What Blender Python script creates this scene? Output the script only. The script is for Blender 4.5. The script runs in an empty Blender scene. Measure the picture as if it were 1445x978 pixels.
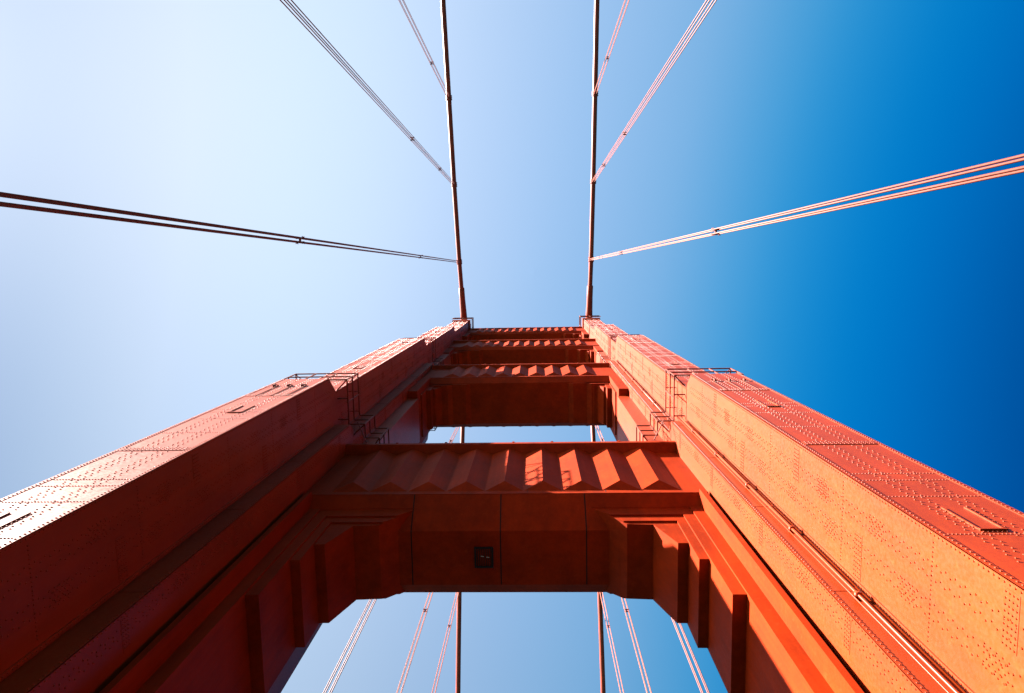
import bpy, bmesh, math, random
from mathutils import Vector, Matrix
random.seed(7)
R = math.radians
C = bpy.context.scene.collection
scene = bpy.context.scene

# ------------------------------------------------------------------ camera
CAM = Vector((1.83, -14.6, 1.6))
F_PX = 927.0                      # focal length in pixels of a 1445 px wide picture
zen = Vector((31.0, 105.0, F_PX)).normalized()
tilt = 0.0145
vx = Vector((1.0, tilt, -(zen.x + zen.y * tilt) / zen.z)).normalized()
vy = zen.cross(vx)
if vy.y > 0: vy = -vy
# vx, vy, zen are world X, Y, Z written in (right, up, forward) of the camera
right = Vector((vx.x, vy.x, zen.x)); up = Vector((vx.y, vy.y, zen.y)); fwd = Vector((vx.z, vy.z, zen.z))
cam_d = bpy.data.cameras.new('camera'); cam = bpy.data.objects.new('camera', cam_d); C.objects.link(cam)
cam_d.sensor_width = 36.0; cam_d.lens = 36.0 * F_PX / 1445.0
cam_d.clip_start = 0.1; cam_d.clip_end = 40000
m = Matrix((right, up, -fwd)).transposed().to_4x4(); m.translation = CAM
cam.matrix_world = m
scene.camera = cam
scene.render.resolution_x = 1024; scene.render.resolution_y = 693

# ------------------------------------------------------------------ light
SUN_AZ_BACK = 17.0      # degrees the sun stands in front of the tower's face, towards -Y from -X
SUN_EL = 31.0
az, el = R(SUN_AZ_BACK), R(SUN_EL)
to_sun = Vector((-math.cos(az) * math.cos(el), -math.sin(az) * math.cos(el), math.sin(el)))
sd = bpy.data.lights.new('sun', 'SUN'); sd.energy = 5.0; sd.angle = R(0.5); sd.color = (1.0, 0.95, 0.86)
so = bpy.data.objects.new('sun', sd); C.objects.link(so)
so.rotation_euler = to_sun.to_track_quat('Z', 'Y').to_euler()
w = bpy.data.worlds.new('World'); scene.world = w; w.use_nodes = True
nt = w.node_tree; nt.nodes.clear()
sky = nt.nodes.new('ShaderNodeTexSky'); sky.sky_type = 'NISHITA'; sky.sun_disc = False
sky.sun_elevation = el; sky.sun_rotation = math.atan2(to_sun.x, to_sun.y)
sky.altitude = 0; sky.air_density = 1.0; sky.dust_density = 1.0; sky.ozone_density = 2.0
EXPO = 4.3
# the clear sky deepens strongly away from the sun (as through a polariser): tint by direction across the bridge
tcw = nt.nodes.new('ShaderNodeTexCoord'); dp = nt.nodes.new('ShaderNodeVectorMath'); dp.operation = 'DOT_PRODUCT'
dp.inputs[1].default_value = (-0.985, -0.17, 0); nt.links.new(tcw.outputs['Generated'], dp.inputs[0])
mr = nt.nodes.new('ShaderNodeMapRange'); mr.inputs[1].default_value = -0.7; mr.inputs[2].default_value = 1.0
nt.links.new(dp.outputs['Value'], mr.inputs[0])
rp = nt.nodes.new('ShaderNodeValToRGB'); rp.color_ramp.interpolation = 'B_SPLINE'
SKY = [(-0.70, (0.0, .25, .75)), (-0.60, (0.0, .50, 1.12)), (-0.50, (0.0, .95, 1.75)), (-0.40, (0.0, 1.35, 1.95)), (-0.30, (.35, 1.85, 2.05)), (-0.18, (1.8, 2.35, 2.15)),
       (-0.02, (2.5, 2.5, 2.15)), (0.12, (3.0, 2.6, 2.05)), (0.235, (3.2, 2.7, 2.05)), (0.36, (2.85, 2.5, 1.95)), (0.475, (2.25, 2.03, 1.62)), (0.56, (1.5, 1.52, 1.35)),
       (0.64, (.98, 1.1, 1.12)), (0.70, (.9, 1.0, 1.1)), (0.78, (9.0, 8.4, 7.5)), (0.9, (14, 13, 11.5))]
SB = 0.10; kk = 0.05 * 4 / (SB * 2 ** EXPO)
els = rp.color_ramp.elements
while len(els) < len(SKY): els.new(.5)
for e_, (t_, c_) in zip(els, SKY):
    e_.position = (t_ + .7) / 1.7; e_.color = (c_[0] * kk, c_[1] * kk, c_[2] * kk, 1)
nt.links.new(mr.outputs[0], rp.inputs[0])
mulc = nt.nodes.new('ShaderNodeVectorMath'); mulc.operation = 'MULTIPLY'
nt.links.new(sky.outputs[0], mulc.inputs[0]); nt.links.new(rp.outputs[0], mulc.inputs[1])
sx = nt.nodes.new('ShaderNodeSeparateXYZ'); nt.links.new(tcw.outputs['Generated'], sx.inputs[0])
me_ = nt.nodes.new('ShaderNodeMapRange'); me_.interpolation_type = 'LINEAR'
me_.inputs[1].default_value = 0.45; me_.inputs[2].default_value = 1.0; me_.inputs[3].default_value = 0.42; me_.inputs[4].default_value = 1.0  # added dimming of the sky away from the zenith: vignette-like falloff, less fill light
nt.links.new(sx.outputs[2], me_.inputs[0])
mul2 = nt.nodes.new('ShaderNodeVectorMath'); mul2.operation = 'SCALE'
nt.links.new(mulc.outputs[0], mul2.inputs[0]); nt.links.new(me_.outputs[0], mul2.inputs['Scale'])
bg = nt.nodes.new('ShaderNodeBackground'); bg.inputs['Strength'].default_value = SB
out = nt.nodes.new('ShaderNodeOutputWorld')
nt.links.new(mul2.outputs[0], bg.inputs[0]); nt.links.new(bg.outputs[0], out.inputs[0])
vs = scene.view_settings
vs.view_transform = 'Standard'; vs.look = 'None'; vs.gamma = 1.0; vs.use_curve_mapping = False
vs.exposure = EXPO

# ------------------------------------------------------------------ materials
def mat_paint(name, col, rough=0.42, dirt=0.35, bump=0.15, scale=1.0, spec=0.13):
    m = bpy.data.materials.new(name); m.use_nodes = True
    t = m.node_tree; N = t.nodes; L = t.links; b = N['Principled BSDF']
    tc = N.new('ShaderNodeTexCoord')
    def noise(sc, det, vec=(1, 1, 1), ro=0.6):
        mp = N.new('ShaderNodeMapping'); mp.inputs['Scale'].default_value = vec
        n = N.new('ShaderNodeTexNoise'); n.inputs['Scale'].default_value = sc
        n.inputs['Detail'].default_value = det; n.inputs['Roughness'].default_value = ro
        L.new(tc.outputs['Object'], mp.inputs[0]); L.new(mp.outputs[0], n.inputs['Vector']); return n
    def ramp(src, a, bb, lo, hi):
        r = N.new('ShaderNodeMapRange'); r.inputs[1].default_value = a; r.inputs[2].default_value = bb
        r.inputs[3].default_value = lo; r.inputs[4].default_value = hi
        L.new(src, r.inputs[0]); return r.outputs[0]
    big = noise(0.35 * scale, 5); fine = noise(9 * scale, 6); streak = noise(2.2 * scale, 5, (1, 1, 0.07), 0.7)
    spots = noise(3.1 * scale, 3)
    f1 = ramp(big.outputs[0], 0.3, 0.7, 1 - dirt * .55, 1 + dirt * .25)
    f2 = ramp(streak.outputs[0], 0.35, 0.65, 1 - dirt * .35, 1 + dirt * .12)
    f3 = ramp(fine.outputs[0], 0.3, 0.7, 1 - dirt * .15, 1 + dirt * .1)
    mu = N.new('ShaderNodeMath'); mu.operation = 'MULTIPLY'; L.new(f1, mu.inputs[0]); L.new(f2, mu.inputs[1])
    mu2 = N.new('ShaderNodeMath'); mu2.operation = 'MULTIPLY'; L.new(mu.outputs[0], mu2.inputs[0]); L.new(f3, mu2.inputs[1])
    hsv = N.new('ShaderNodeHueSaturation'); hsv.inputs['Color'].default_value = (*col, 1)
    L.new(mu2.outputs[0], hsv.inputs['Value'])
    b.inputs['Specular IOR Level'].default_value = spec
    # rare chalky / rubbed spots
    mx = N.new('ShaderNodeMixRGB'); mx.inputs[2].default_value = (min(1, col[0] * 1.1), col[1] * 1.5 + .002, col[2] * 1.5 + .002, 1)
    L.new(ramp(spots.outputs[0], 0.60, 0.78, 0.0, 0.55), mx.inputs[0]); L.new(hsv.outputs[0], mx.inputs[1])
    L.new(mx.outputs[0], b.inputs['Base Color'])
    L.new(ramp(fine.outputs[0], 0.3, 0.7, rough - .05, rough + .08), b.inputs['Roughness'])
    bp = N.new('ShaderNodeBump'); bp.inputs['Strength'].default_value = bump; bp.inputs['Distance'].default_value = 0.03
    am = N.new('ShaderNodeMath'); am.operation = 'ADD'
    L.new(noise(0.9 * scale, 2).outputs[0], am.inputs[0])
    sm = N.new('ShaderNodeMath'); sm.operation = 'MULTIPLY'; sm.inputs[1].default_value = 0.12
    L.new(fine.outputs[0], sm.inputs[0]); L.new(sm.outputs[0], am.inputs[1])
    L.new(am.outputs[0], bp.inputs['Height']); L.new(bp.outputs[0], b.inputs['Normal'])
    return m

def mat_noise(name, c1, c2, rough, sc, bump=0.2, metallic=0.0):
    m = bpy.data.materials.new(name); m.use_nodes = True
    t = m.node_tree; N = t.nodes; L = t.links; b = N['Principled BSDF']
    tc = N.new('ShaderNodeTexCoord'); n = N.new('ShaderNodeTexNoise'); n.inputs['Scale'].default_value = sc; n.inputs['Detail'].default_value = 6
    L.new(tc.outputs['Object'], n.inputs['Vector'])
    r = N.new('ShaderNodeValToRGB'); r.color_ramp.elements[0].color = (*c1, 1); r.color_ramp.elements[1].color = (*c2, 1)
    r.color_ramp.elements[0].position = .35; r.color_ramp.elements[1].position = .65
    L.new(n.outputs[0], r.inputs[0]); L.new(r.outputs[0], b.inputs['Base Color'])
    b.inputs['Roughness'].default_value = rough; b.inputs['Metallic'].default_value = metallic; b.inputs['Specular IOR Level'].default_value = 0.12
    bp = N.new('ShaderNodeBump'); bp.inputs['Strength'].default_value = bump; L.new(n.outputs[0], bp.inputs['Height']); L.new(bp.outputs[0], b.inputs['Normal'])
    return m

ORANGE = (0.124, 0.0114, 0.0003)
M_leg = mat_paint('orange_leg_paint', ORANGE, 0.42, 0.38, 0.05)
M_strut = mat_paint('orange_strut_paint', (0.122, 0.0088, 0.0003), 0.6, 0.55, 0.12, 1.0, 0.03)
M_rail = mat_paint('dark_orange_rail_paint', (0.07, 0.008, 0.002), 0.5, 0.3, 0.1, 3)
M_cable = mat_paint('cable_paint', (0.12, 0.014, 0.004), 0.5, 0.4, 0.1)
M_rope = mat_noise('rope_paint', (0.082, 0.018, 0.011), (0.098, 0.023, 0.014), 0.6, 6, 0.05)
M_dark = mat_noise('sealed_joint', (0.0012, 0.0005, 0.0004), (0.002, 0.0008, 0.0006), 0.8, 8)
M_grate = mat_noise('dark_grating', (0.002, 0.001, 0.0008), (0.004, 0.002, 0.0016), 0.6, 20)
M_lamp = mat_noise('grey_fitting', (0.12, 0.115, 0.10), (0.16, 0.155, 0.14), 0.4, 20)
M_asph = mat_noise('asphalt', (0.007, 0.007, 0.0073), (0.010, 0.010, 0.0095), 0.9, 60, 0.4)
M_conc = mat_noise('concrete', (0.014, 0.0135, 0.013), (0.022, 0.021, 0.019), 0.85, 12, 0.3)
M_line = mat_noise('road_paint', (0.2, 0.2, 0.19), (0.25, 0.25, 0.24), 0.6, 20)
M_water = mat_noise('sea_water', (0.01, 0.035, 0.045), (0.015, 0.05, 0.06), 0.12, 0.08, 0.6)

# ------------------------------------------------------------------ mesh helpers
class MB:
    def __init__(s): s.v = []; s.f = []
    def add(s, vs, fs):
        o = len(s.v); s.v += [tuple(p) for p in vs]; s.f += [tuple(i + o for i in f) for f in fs]
    def box(s, x0, x1, y0, y1, z0, z1):
        s.add([(x, y, z) for x in (x0, x1) for y in (y0, y1) for z in (z0, z1)],
              [(0, 1, 3, 2), (4, 6, 7, 5), (0, 4, 5, 1), (2, 3, 7, 6), (0, 2, 6, 4), (1, 5, 7, 3)])
    def prism(s, poly, axis, a, b):
        # poly in the two other axes, extruded along axis from a to b
        n = len(poly)
        def P(p, t):
            return {'x': (t, p[0], p[1]), 'y': (p[0], t, p[1]), 'z': (p[0], p[1], t)}[axis]
        s.add([P(p, a) for p in poly] + [P(p, b) for p in poly],
              [tuple(range(n)), tuple(range(2 * n - 1, n - 1, -1))] + [(i, (i + 1) % n, n + (i + 1) % n, n + i) for i in range(n)])
    def tube(s, pts, r, n=8, caps=True):
        pts = [Vector(p) for p in pts]; rings = []
        for i, p in enumerate(pts):
            d = (pts[min(i + 1, len(pts) - 1)] - pts[max(i - 1, 0)]).normalized()
            a = d.orthogonal().normalized() if abs(d.z) > .98 else d.cross(Vector((0, 0, 1))).normalized()
            b = d.cross(a)
            rr = r[i] if isinstance(r, (list, tuple)) else r
            rings.append([p + a * rr * math.cos(2 * math.pi * k / n) + b * rr * math.sin(2 * math.pi * k / n) for k in range(n)])
        vs = [v for g in rings for v in g]
        fs = [(i * n + k, i * n + (k + 1) % n, (i + 1) * n + (k + 1) % n, (i + 1) * n + k) for i in range(len(pts) - 1) for k in range(n)]
        if caps: fs += [tuple(range(n)), tuple(range((len(pts) - 1) * n, len(pts) * n))]
        s.add(vs, fs)
    def bar(s, a, b, t):
        # square bar along a segment
        a = Vector(a); b = Vector(b); d = (b - a).normalized()
        u = (Vector((1, 0, 0)) if abs(d.z) > .9 else d.cross(Vector((0, 0, 1)))).normalized(); v = d.cross(u)
        h = t / 2
        c = [u * h + v * h, -u * h + v * h, -u * h - v * h, u * h - v * h]
        s.add([a + k for k in c] + [b + k for k in c], [(0, 1, 2, 3), (7, 6, 5, 4)] + [(i, (i + 1) % 4, 4 + (i + 1) % 4, 4 + i) for i in range(4)])
    def rivet(s, p, n, u, v, r=0.033, h=0.024):
        k = 6
        vs = []
        for rr, hh in ((r, -0.002), (r * .62, h)):
            for i in range(k):
                a = 2 * math.pi * i / k
                vs.append((p[0] + u[0] * rr * math.cos(a) + v[0] * rr * math.sin(a) + n[0] * hh,
                           p[1] + u[1] * rr * math.cos(a) + v[1] * rr * math.sin(a) + n[1] * hh,
                           p[2] + u[2] * rr * math.cos(a) + v[2] * rr * math.sin(a) + n[2] * hh))
        s.add(vs, [(i, (i + 1) % k, k + (i + 1) % k, k + i) for i in range(k)] + [tuple(range(k, 2 * k))])
    def build(s, name, m, parent=None, smooth=False, fix=True):
        me = bpy.data.meshes.new(name); me.from_pydata(s.v, [], s.f); me.materials.append(m)
        if fix:
            bm = bmesh.new(); bm.from_mesh(me); bmesh.ops.recalc_face_normals(bm, faces=bm.faces); bm.to_mesh(me); bm.free()
        if smooth:
            for p in me.polygons: p.use_smooth = True
        o = bpy.data.objects.new(name, me); C.objects.link(o)
        if parent: o.parent = parent
        return o

def tag(o, label=None, cat=None, group=None, kind=None):
    if label: o['label'] = label
    if cat: o['category'] = cat
    if group: o['group'] = group
    if kind: o['kind'] = kind
    return o
def thing(name, label, cat, group=None):
    o = bpy.data.objects.new(name, None); C.objects.link(o); o.empty_display_size = 0.5
    return tag(o, label, cat, group)

# ------------------------------------------------------------------ the setting below the camera
b = MB(); b.box(-20000, 20000, -20000, 20000, -68, -67); tag(b.build('water', M_water), kind='structure')
DK = ((-400, -8.6, 14.6), (-8.6, 8.6, 9.6), (8.6, 400, 14.6))
b = MB()
for y0, y1, hx in DK: b.box(-hx, hx, y0, y1, -2.6, -0.12)
tag(b.build('bridge_deck', M_conc), kind='structure')
b = MB(); b.box(-9.3, 9.3, -399, 399, -0.118, 0.0); tag(b.build('road', M_asph), kind='structure')
b = MB()
for s in (-1, 1):
    for y0, y1 in ((-399, -8.7), (8.7, 399)):
        b.box(min(s * 9.32, s * 12.9), max(s * 9.32, s * 12.9), y0, y1, -0.115, 0.15)
tag(b.build('pavement', M_conc), kind='structure')
b = MB()
for x in (-6.2, -3.1, 3.1, 6.2):
    y = -390
    while y < 390: b.box(x - .06, x + .06, y, y + 3, 0.001, 0.005); y += 9
for x in (-.18, .18): b.box(x - .05, x + .05, -398, 398, 0.001, 0.005)
tag(b.build('road_marking', M_line), kind='structure')

# ------------------------------------------------------------------ the tower
LX = 13.715
tower = thing('bridge_tower', 'tall riveted orange suspension bridge tower with two stepped legs joined by four cross struts', 'bridge tower')

# slabs of one leg: u = distance from the leg's axis, towards the roadway positive; front outline as (y, z)
def outline(front):
    return [(y, z) for y, z in front] + [(-y, z) for y, z in reversed(front)]
S1 = outline([(-7.7, -67), (-7.7, 45.05), (-6.55, 46.5), (-6.55, 83.8), (-5.45, 85.2), (-5.45, 114.6), (-4.5, 115.9), (-4.5, 141.0)])
S2A = outline([(-4.3, -67), (-4.3, 46.0), (-3.36, 47.2), (-3.36, 84.0), (-2.55, 85.2), (-2.55, 100.5), (-1.9, 100.5), (-1.9, 127.0)])
S3 = outline([(-2.2, 45.5), (-2.2, 66.2)])

def conduits(X, L):
    h = MB(); px = X(1.97)
    h.tube([(px, -4.47, -2), (px, -4.47, 46.2)], .05, 10); h.tube([(X(2.12), -4.42, -2), (X(2.12), -4.42, 46.0)], .022, 8)
    z = 5.4
    while z < 45: h.box(px - .1, px + .1, -4.55, -4.29, z, z + .12); z += 5.3
    h.build('conduit_pipe', M_leg, L, True)
    h = MB(); px = X(1.97)
    h.tube([(px, -3.50, 47.3), (px, -3.50, 83.9)], .05, 8)
    z = 50
    while z < 83: h.box(px - .1, px + .1, -3.6, -3.35, z, z + .12); z += 6
    h.build('conduit_pipe', M_leg, L, True)

def leg(s, label):
    X = lambda u: s * (LX - u)
    def bx(b, u0, u1, y0, y1, z0, z1):
        a, c = X(u0), X(u1); b.box(min(a, c), max(a, c), y0, y1, z0, z1)
    b = MB()
    b.prism(S1, 'x', X(-1.57), X(1.57))
    b.prism(S2A, 'x', X(1.5), X(2.62)); b.prism(S2A, 'x', X(-1.5), X(-2.62))
    b.prism(S3, 'x', X(2.55), X(3.77)); b.prism(S3, 'x', X(-2.55), X(-3.77))
    # head of the leg, under the saddle
    bx(b, -1.85, 1.85, -4.75, 4.75, 139.7, 141.2)
    rv = MB()
    nF = (0, -1, 0); nI = (-s, 0, 0); Zv = (0, 0, 1); Xv = (1, 0, 0); Yv = (0, 1, 0)
    def rF(u, y, z, r=.033): rv.rivet((X(u), y, z), nF, Xv, Zv, r)
    def rI(u, y, z, r=.033): rv.rivet((X(u), y, z), nI, Yv, Zv, r)
    levels = [(3.0, 45.0, 7.7, 1.0), (46.6, 83.7, 6.55, 1.35), (85.3, 114.5, 5.45, 1.9), (116, 139.5, 4.5, 2.3)]
    p2 = {0: (4.3, 2.62), 1: (3.36, 2.62), 2: (2.55, 2.62), 3: (1.9, 2.62)}
    for li, (z0, z1, Y, k) in enumerate(levels):
        yb = p2[li][0]
        # corner angles, raised a little from both faces
        t = .014
        bx(b, 1.40, 1.57 + t, -Y - t, -Y + .02, z0 if li else -60, z1)
        bx(b, 1.50, 1.57 + t, -Y - t + .001, -Y + .17, z0 if li else -60, z1)
        bx(b, -1.57 - t, -1.40, -Y - t, -Y + .02, z0 if li else -60, z1)
        bx(b, 1.52, 1.57 + .05, -yb - .19, -yb - .02, z0 if li else -60, z1)          # stiffening angle in the re-entrant corner
        r = .033 if li == 0 else .036
        # single edge rows
        z = z0
        while z < z1:
            for u in (1.48, -1.48): rF(u, -Y - t, z, r)
            rI(1.57 + t, -Y + .09, z + .06 * k, r)
            rI(1.57 + .05, -yb - .12, z, r)
            z += .17 * k
        # staggered double seams, one cell width apart
        z = z0 + .3; i = 0
        cols_u = (.53, -.53); cols_y = (-Y + 1.07, -Y + 2.14)
        while z < z1:
            o = .07 if i % 2 else 0.0
            for u in cols_u:
                for d in (-.2, -.12, .12, .2):
                    if (i % 2 == 0) == (abs(d) > .15): rF(u + d, -Y, z, r)
            for y in cols_y:
                if y > -yb - .35: continue
                for d in (-.22, -.13, .13, .22):
                    if (i % 2 == 0) == (abs(d) > .15): rI(1.57, y + d, z + .11, r)
            z += .19 * k; i += 1
        # cross seams: splice plates with rows of rivets, plus lighter single rows between
        z = 3.4 if li == 0 else z0 + 4.4; j = 0
        while z < z1 - 1:
            bx(b, -1.38, 1.38, -Y - .022, -Y + .02, z - .02, z + .42)
            for q in range(17):
                for dz in (.06, .2, .34): rF(-1.28 + q * .16, -Y - .022, z + dz, r * .9)
            zi = z + (0.1 if li == 0 else 1.5)
            if zi < z1 - .6 and Y - yb > 1.5:
                bx(b, 1.53, 1.57 + .010, -Y + .2, -Y + 1.55, zi, zi + .5)
                for q in range(9):
                    for dz in (.07, .19, .31, .43): rI(1.58, -Y + .28 + q * .15, zi + dz, r * .9)
                zi2 = zi - 5.1
                if zi2 > z0:
                    bx(b, 1.53, 1.57 + .010, -Y + 1.65, -yb - .22, zi2, zi2 + .5)
                    q = -Y + 1.73
                    while q < -yb - .3:
                        for dz in (.07, .19, .31, .43): rI(1.58, q, zi2 + dz, r * .9)
                        q += .15
            for zz in (z + 3.0, z + 5.85, z + 7.4, z + 8.1):
                if zz < z1 - .5:
                    q = -1.3
                    while q < 1.35: rF(q, -Y, zz, r * .9); q += .105 * k ** .5
            for zz in (z + 3.2, z + 8.2):
                if zz > z1 - .5: break
                q = -Y + .3
                while q < -yb - .3: rI(1.57, q, zz, r * .9); q += .13 * k ** .5
            # small gusset grids on the inner face
            for gy, gz in ((-Y + 1.07, z + 5.6), (-Y + 2.14, z + .3), (-Y + 2.2, z + 3.8), (-Y + 1.0, z - 2.4), (-Y + 2.3, z - 3.2), (-Y + 1.2, z + 9.3)):
                if gz < z1 - 1 and gy < -yb - .5:
                    for a in range(6):
                        for c in range(9 if li == 0 else 6):
                            if (a + c) % 2 == 0: rI(1.57, gy - .3 + a * .11, gz + c * .1 * k, r * .85)
            z += 11.82; j += 1
        # second step of the plan: front strip and its inner face
        uu = p2[li][1]; zt = z1 + (1.0 if li == 0 else 0)
        if li == 2: zt = 100
        if li == 3: zt = 126.5
        bx(b, uu - .13, uu + t, -yb - t, -yb + .02, z0 if li else -60, zt - .3)
        bx(b, uu - .02, uu + t, -yb - t + .001, -yb + .13, z0 if li else -60, zt - .3)
        z = z0 + .1; i = 0
        while z < zt - .4:
            rF(uu - .07, -yb - t, z, r); rI(uu + t, -yb + .08, z + .08, r)
            if li < 2:
                if i % 2: rI(uu, -yb + .5, z, r); rI(uu, -yb + .62, z, r)
                else: rI(uu, -yb + .4, z, r); rI(uu, -yb + .72, z, r)
            z += .19 * k; i += 1
        if li < 2:
            z = z0 + 2.2
            while z < zt - 2:
                bx(b, uu - .02, uu + .010, -yb + .15, -yb + 1.25, z, z + .45)
                for q in range(8):
                    for dz in (.08, .2, .32): rI(uu + .01, -yb + .2 + q * .13, z + dz, r * .9)
                for q in range(5):
                    for c in range(10):
                        if (q + c) % 2 == 0: rI(uu, -yb + .25 + q * .11, z + 3.0 + c * .1 * k, r * .85)
                bx(b, 1.6, uu - .14, -yb - .012, -yb + .02, z + 1.5, z + 1.75)
                z += 7.6
    o = len(b.v); b.v += rv.v; b.f += [tuple(i + o for i in f) for f in rv.f]
    L = b.build('tower_leg', M_leg, tower, fix=True)
    if label: L['label'] = label
    # raised manhole rims on the front
    for zz, Y, sc in ((18.5, 7.7, 1.6), (34.3, 7.7, 1.7), (57.5, 6.55, 1.7), (78, 6.55, 1.7), (104, 5.45, 1.7)):
        h = MB(); d = .04
        for a in (-.30, .34): h.box(min(X(a), X(a + .05)), max(X(a), X(a + .05)), -Y - d, -Y + .01, zz, zz + sc)
        h.box(min(X(-.30), X(.39)), max(X(-.30), X(.39)), -Y - .06, -Y + .01, zz - .07, zz)
        for q in range(10):
            for xx in (-.38, .47): h.rivet((X(xx), -Y, zz + .05 + q * sc / 9), nF, Xv, Zv, .03)
        for q in range(6): h.rivet((X(-.25 + q * .12), -Y, zz - .14), nF, Xv, Zv, .03)
        h.build('manhole_rim', M_leg, L)
    # small lifting brackets near the top of the lowest setback
    h = MB()
    for a in (-1.0, -.1, .8):
        h.box(min(X(a - .05), X(a + .05)), max(X(a - .05), X(a + .05)), -7.84, -7.69, 42.0, 42.3)
        h.bar((X(a + .2), -7.73, 42.4), (X(a + .2), -7.73, 38.9), .035); h.bar((X(a), -7.8, 42.3), (X(a + .2), -7.73, 42.4), .05)
    h.build('hanging_bracket', M_rail, L)
    # conduit pipe with clamps on the second step
    if s > 0: conduits(X, L)
    # guard rails round each setback
    def rail(path, zs, t=.085, step=1.6, brace=True):
        h = MB()
        full = path + [(u, -y) for u, y in reversed(path)]
        for z in zs:
            for p, q in zip(full, full[1:]): h.bar((X(p[0]), p[1], z), (X(q[0]), q[1], z), t)
        for p, q in zip(full, full[1:]):
            n = max(1, round(math.dist(p, q) / step))
            for i in range(n):
                a = p[0] + (q[0] - p[0]) * i / n; c = p[1] + (q[1] - p[1]) * i / n
                h.bar((X(a), c, zs[0] - .1), (X(a), c, zs[-1] + .05), t * .85)
        return h
    pa = [(-4.4, -3.15), (-3.4, -3.15), (-3.4, -4.15), (-2.35, -4.15), (-2.35, -7.35), (2.32, -7.35), (2.32, -4.15), (3.45, -4.15), (3.45, -3.15), (4.45, -3.15)]
    h = rail(pa, (46.75, 48.1, 49.6))
    for (u, y), (u2, y2) in (((2.32, -7.35), (1.55, -6.55)), ((-2.35, -7.35), (-1.55, -6.55)), ((3.45, -4.15), (2.6, -3.36)), ((4.45, -3.15), (3.77, -2.2)), ((2.32, -4.5), (1.55, -4.5)), ((2.32, -6), (1.55, -6))):
        h.bar((X(u), y, 46.75), (X(u2), y2, 46.75), .08); h.bar((X(u), y, 49.55), (X(u2), y2, 49.55), .05)
    h.bar((X(3.1), -4.4, 46.2), (X(4.0), -3.3, 44.9), .06)
    h.build('guard_rail', M_rail, L)
    pb = [(-2.1, -3.2), (-2.1, -6.05), (2.1, -6.05), (2.1, -3.2), (3.15, -3.2), (3.15, -2.2)]
    h = rail(pb, (86.6, 87.9, 89.4), .08)
    for (u, y), (u2, y2) in (((2.1, -6.05), (1.55, -5.45)), ((-2.1, -6.05), (-1.55, -5.45)), ((3.15, -3.2), (2.6, -2.55))):
        h.bar((X(u), y, 86.6), (X(u2), y2, 86.6), .09)
    h.build('guard_rail', M_rail, L)
    pc = [(-2.1, -4.95), (2.15, -4.95)]
    h = rail(pc, (141.5, 143.1, 144.7), .11, 2.1)
    h.build('guard_rail', M_rail, L)
    return L
legL = leg(-1, 'left leg, its front face glaring pale in the sun and its inner face in deep shade')
legR = leg(1, 'right leg, its inner face sunlit yellow orange and its front face dark red')

def strut(cx, zt, ze, zs, yp, yc, ys, n, hw, slopes, layers, cover, label, prot):
    """cx: half width; zt/ze: top and bottom edge of the panel; zs: soffit; yp, yc, ys: half depths of panel, cornice, soffit"""
    b = MB()
    if ze < 40: low = [(-yp, ze), (-1.03, zs), (1.96, zs), (2.57, zs + .36), (2.62, ze)]
    else: low = [(-yp, ze), (-ys, zs), (ys, zs), (yp, ze + .001)]
    b.prism(low + [(yp, zt - .35), (-yp, zt - .35)], 'x', -cx, cx)
    b.box(-cx, cx, -yp - .035, -yp + .01, ze - .0, ze + .16)     # lower lip
    S = b.build('portal_strut', M_strut, tower)
    if label: S['label'] = label
    c = MB()
    c.prism([(-yp + .02, zt - .62), (-yc, zt - .34), (-yc, zt), (yc, zt), (yc, zt - .34), (yp - .02, zt - .62)], 'x', -cx + .002, cx - .002)
    for k in range(5):
        xx = -cx + 2 + (2 * cx - 4) * (k + .5 + random.uniform(-.25, .25)) / 5
        c.box(xx - .08, xx + .08, -yc - .03, -yc + .1, zt, zt + .12)
    c.build('cornice', M_strut, S)
    # fluted panel: a row of upright ridges with sloped feet
    for side in (-1, 1):
        f = MB(); p = 2 * hw / n; y0 = side * (yp - .01); y1 = side * (yp + prot)
        top = zt - .50; foot = ze + .55; apex = foot + prot * 1.75
        for i in range(n):
            x0 = -hw + i * p; x1 = x0 + p; xm = (x0 + x1) / 2
            f.add([(x0, y0, top), (xm, y1, top), (x1, y0, top), (x0, y0, foot), (xm, y1, apex), (x1, y0, foot)],
                  [(0, 1, 4, 3), (1, 2, 5, 4), (3, 4, 5), (0, 2, 1), (0, 3, 5, 2)])
        f.build('fluted_panel', M_strut, S)
    # stepped brackets at both ends
    for s in (-1, 1):
        k = MB()
        for yf, poly in layers(s): k.prism(poly, 'y', -yf, yf + (.6 if ze < 40 else 0))
        for (xa, xb, za, zb) in slopes:    # stepped soffit pads
            k.prism([(s * xa, zs + .3), (s * xa, za), (s * xb, zb), (s * (cx - .6), zb), (s * (cx - .6), zs + .3)], 'y', -ys + .02 + (.03 if zb < za else 0), ys - .02)
        k.build('stepped_bracket', M_strut, S)
        x0, x1, yv, z0, z1 = cover
        k = MB(); k.box(min(s * x0, s * x1), max(s * x0, s * x1), -yv, yv, z0, z1); k.build('side_cover', M_strut, S)
    return S

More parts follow.
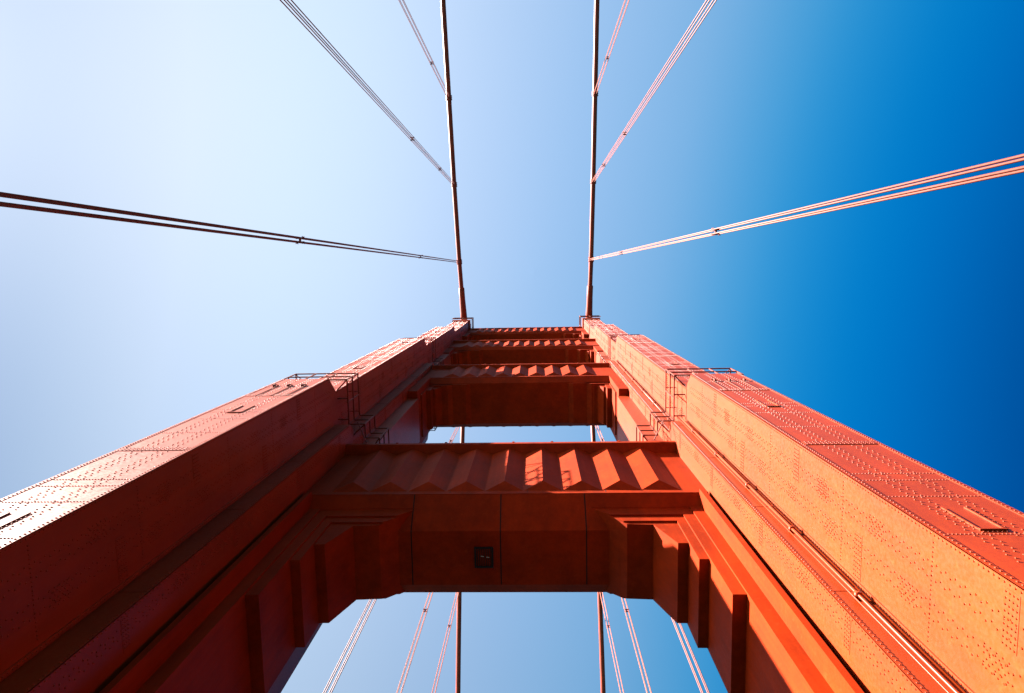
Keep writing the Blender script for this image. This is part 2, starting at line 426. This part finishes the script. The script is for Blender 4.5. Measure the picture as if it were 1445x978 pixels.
def L1(s):
    return [(1.98, [(s * a, c) for a, c in ((10.66, -1), (10.0, -1), (10.0, 35.85), (4.75, 35.85), (4.5, 36.12), (10.66, 36.12))]),
            (1.89, [(s * a, c) for a, c in ((10.1, 26.4), (9.44, 26.4), (9.44, 35.0), (5.65, 35.0), (4.8, 35.9), (10.1, 35.9))]),
            (1.80, [(s * a, c) for a, c in ((9.5, 29.8), (8.98, 29.8), (8.98, 34.35), (6.25, 34.35), (5.5, 35.1), (9.5, 35.1))]),
            (1.71, [(s * a, c) for a, c in ((9.05, 31.75), (8.47, 31.75), (8.19, 32.6), (7.72, 34.05), (6.4, 34.15), (6.1, 34.5), (9.05, 34.5))])]
def bracketgen(zs, yy, a0, pts):
    """three nested layers: pts = (x_inner, z_bottom) ..., last one chamfered"""
    def f(s):
        L = []
        (xA, zA), (xB, zB), (xC, zC), (xD, zD) = pts
        L.append((yy, [(s * a, c) for a, c in ((a0, zA), (xA, zA), (xA, zs - .1), (xA - 2.3, zs - .1), (xA - 2.6, zs + .25), (a0, zs + .25))]))
        L.append((yy - .1, [(s * a, c) for a, c in ((xA + .1, zB), (xB, zB), (xB, zs - .74), (xB - 1.2, zs - .74), (xA - 2.3, zs), (xA + .1, zs))]))
        L.append((yy - .2, [(s * a, c) for a, c in ((xB + .1, zC), (xC, zC), (xD, zD), (xD, zs), (xB + .1, zs))]))
        return L
    return f
s1 = strut(11.15, 44.95, 36.4, 35.0, 2.55, 3.2, 1.15, 9, 9.72, [], L1, (10.60, 10.85, 2.80, -1, 36.35),
           'lowest cross strut, the largest, with nine ridges', .36)
s2 = strut(11.0, 82.5, 75.0, 74.2, 2.85, 3.3, 2.3, 9, 8.7, [(5.5, 6.0, 74.19, 73.85), (7.5, 8.0, 73.84, 73.5)],
           bracketgen(74.2, 2.25, 11.0, ((9.95, 68.2), (9.45, 71.0), (9.2, 72.3), (8.55, 73.7))), (10.1, 11.3, 2.9, 66.5, 74.9),
           'second cross strut from the roadway', .32)
s3 = strut(12.14, 113.6, 106.5, 105.9, 2.75, 3.15, 2.35, 12, 10.15, [(6.6, 7.1, 105.89, 105.5), (8.5, 8.95, 105.49, 105.1)],
           bracketgen(105.9, 2.3, 12.14, ((11.0, 101.2), (10.45, 103.0), (10.2, 104.3), (9.55, 105.5))), (11.15, 12.2, 2.7, 100.0, 106.4),
           'third cross strut from the roadway', .28)
s4 = strut(12.14, 140.9, 133.8, 133.2, 2.65, 2.95, 2.3, 14, 10.3, [(7.4, 7.9, 133.19, 132.8), (9.3, 9.7, 132.79, 132.4)],
           bracketgen(133.2, 2.25, 12.14, ((11.5, 129.5), (11.1, 130.7), (10.85, 131.5), (10.2, 132.7))), (11.2, 12.2, 2.6, 127.0, 133.7),
           'topmost cross strut under the cable saddles', .25)
# dark joints across the lowest strut
k = MB()
for x in (-4.9, -0.15, 4.4):
    k.add([(x - .03, -2.556, 36.398), (x + .03, -2.556, 36.398), (x + .03, -1.032, 34.994), (x - .03, -1.032, 34.994)], [(0, 1, 2, 3)])
    k.box(x - .03, x + .03, -1.03, 1.95, 34.992, 35.001)
for x in (-3.0, 1.3, 5.6):
    k.box(x - .012, x + .012, -2.559, -2.545, 36.42, 44.3)
k.build('panel_joint', M_dark, s1)
k = MB(); hx, hy = -1.05, .42
for a, c in ((-.5, -.42), (.42, .5)):
    k.box(hx + a, hx + c, hy - .58, hy + .58, 34.93, 35.0); k.box(hx - .41, hx + .41, hy + a * 1.16, hy + c * 1.16 - .0, 34.94, 35.0)
for q in range(7): k.box(hx - .36 + q * .12, hx - .33 + q * .12, hy - .5, hy + .5, 34.95, 34.99)
hh = k.build('soffit_hatch', M_grate, s1); hh['label'] = 'dark square grated hatch under the lowest strut'
for dx, dy in ((-.08, -.1), (.22, -.05)):
    k = MB(); k.tube([(hx + dx - .08, hy + dy, 34.9), (hx + dx + .08, hy + dy + .03, 34.9)], .022, 8); k.build('hatch_fitting', M_lamp, s1)

# ------------------------------------------------------------------ main cables and hangers
def cz(y):
    if y < 0:
        P = [(0, 147.2), (-5, 145.4), (-10, 142.9), (-17, 139.4), (-32, 134.0), (-47.3, 129.4), (-60, 125.6), (-80, 120.2), (-110, 113.5), (-160, 106)]
        for (a, za), (c, zc_) in zip(P, P[1:]):
            if c <= y <= a:
                t = (y - a) / (c - a); return za + (zc_ - za) * t
        return 106
    return 146.9 - .57 * y + .0018 * y * y if y > 4 else 147.2 - (147.2 - 144.65) * y / 4
sides = ((-1, 'left'), (1, 'right'))
for s, nm in sides:
    c = thing('main_cable', f'thick dark orange main cable passing over the {nm} leg of the tower', 'cable', 'main suspension cables')
    b = MB(); ys = list(range(-160, 156, 4))
    b.tube([(s * LX, y, cz(y)) for y in ys], .46, 16); b.build('cable_strand', M_cable, c, True)
    b = MB(); b.tube([(s * LX, y, cz(y)) for y in (-11.5, -11.4, -9, -6, -3.5)], [.5, .62, .62, .70, .78], 18); b.build('cable_shroud', M_cable, c, True)
    b = MB(); b.tube([(s * LX, y, cz(y)) for y in (11.5, 11.4, 9, 6, 3.5)], [.5, .62, .62, .70, .78], 18); b.build('cable_shroud', M_cable, c, True)
    b = MB(); b.box(s * LX - 1.3, s * LX + 1.3, -3.4, 3.4, 141.2, 147.9); b.build('saddle_housing', M_leg, c)

names = {(-17.0): 'nearest this side of the tower', (-32.1): 'second this side of the tower', (-47.5): 'third this side of the tower',
         15.7: 'nearest beyond the tower', 31.2: 'second beyond the tower', 46.2: 'third beyond the tower'}
looks = {-1: 'dark', 1: 'pale pink'}
spz = {-17.0: (45.4, 92.3), -32.1: (89.0, 114.2), -47.5: (108.6,), 15.7: (75., 118.), 31.2: (86.5,), 46.2: (109.0,)}
proto = {}
for y, where in names.items():
    for s, nm in sides:
        g = thing('suspender', f'{looks[s]} vertical suspender ropes on the {nm} cable, {where}'.replace('vertical ', ''), 'suspender rope', 'suspender ropes hanging from the main cables')
        g.location = (s * LX, y, 0)
        zt = cz(y)
        for dx in (-.22, .22):
            for dy in (-.14, .14):
                b = MB(); b.tube([(dx, dy, -1), (dx, dy, zt - .1)], .042, 8); b.build('rope', M_rope, g, True)
        b = MB()
        sl = (cz(y + 1) - cz(y - 1)) / 2
        b.tube([(0, -.45, zt - .45 * sl), (0, -.44, zt - .44 * sl), (0, .44, zt + .44 * sl), (0, .45, zt + .45 * sl)], [.46, .56, .56, .46], 16)
        for dy in (-.14, .14):
            b.tube([(.50 * math.cos(a), dy, zt + dy * sl + .0 + .55 * math.sin(a)) for a in [math.pi * i / 8 for i in range(9)]], .05, 6)
        for dy in (-.35, 0, .35): b.box(-.62, -.5, dy - .05, dy + .05, zt - .12, zt + .12); b.box(.5, .62, dy - .05, dy + .05, zt - .12, zt + .12)
        b.build('cable_band', M_cable, g)
        for z in spz[y]:
            b = MB()
            for dy in (-.14, .14): b.box(-.28, .28, dy - .06, dy + .06, z - .05, z + .05)
            b.box(-.06, .06, -.2, .2, z - .06, z + .06)
            for dx in (-.22, .22):
                for dz in (-.22, .22): b.bar((dx, -.19, z), (dx, -.24, z + dz), .04); b.bar((dx, .19, z), (dx, .24, z + dz), .04)
            b.build('spacer_clamp', M_rail, g)
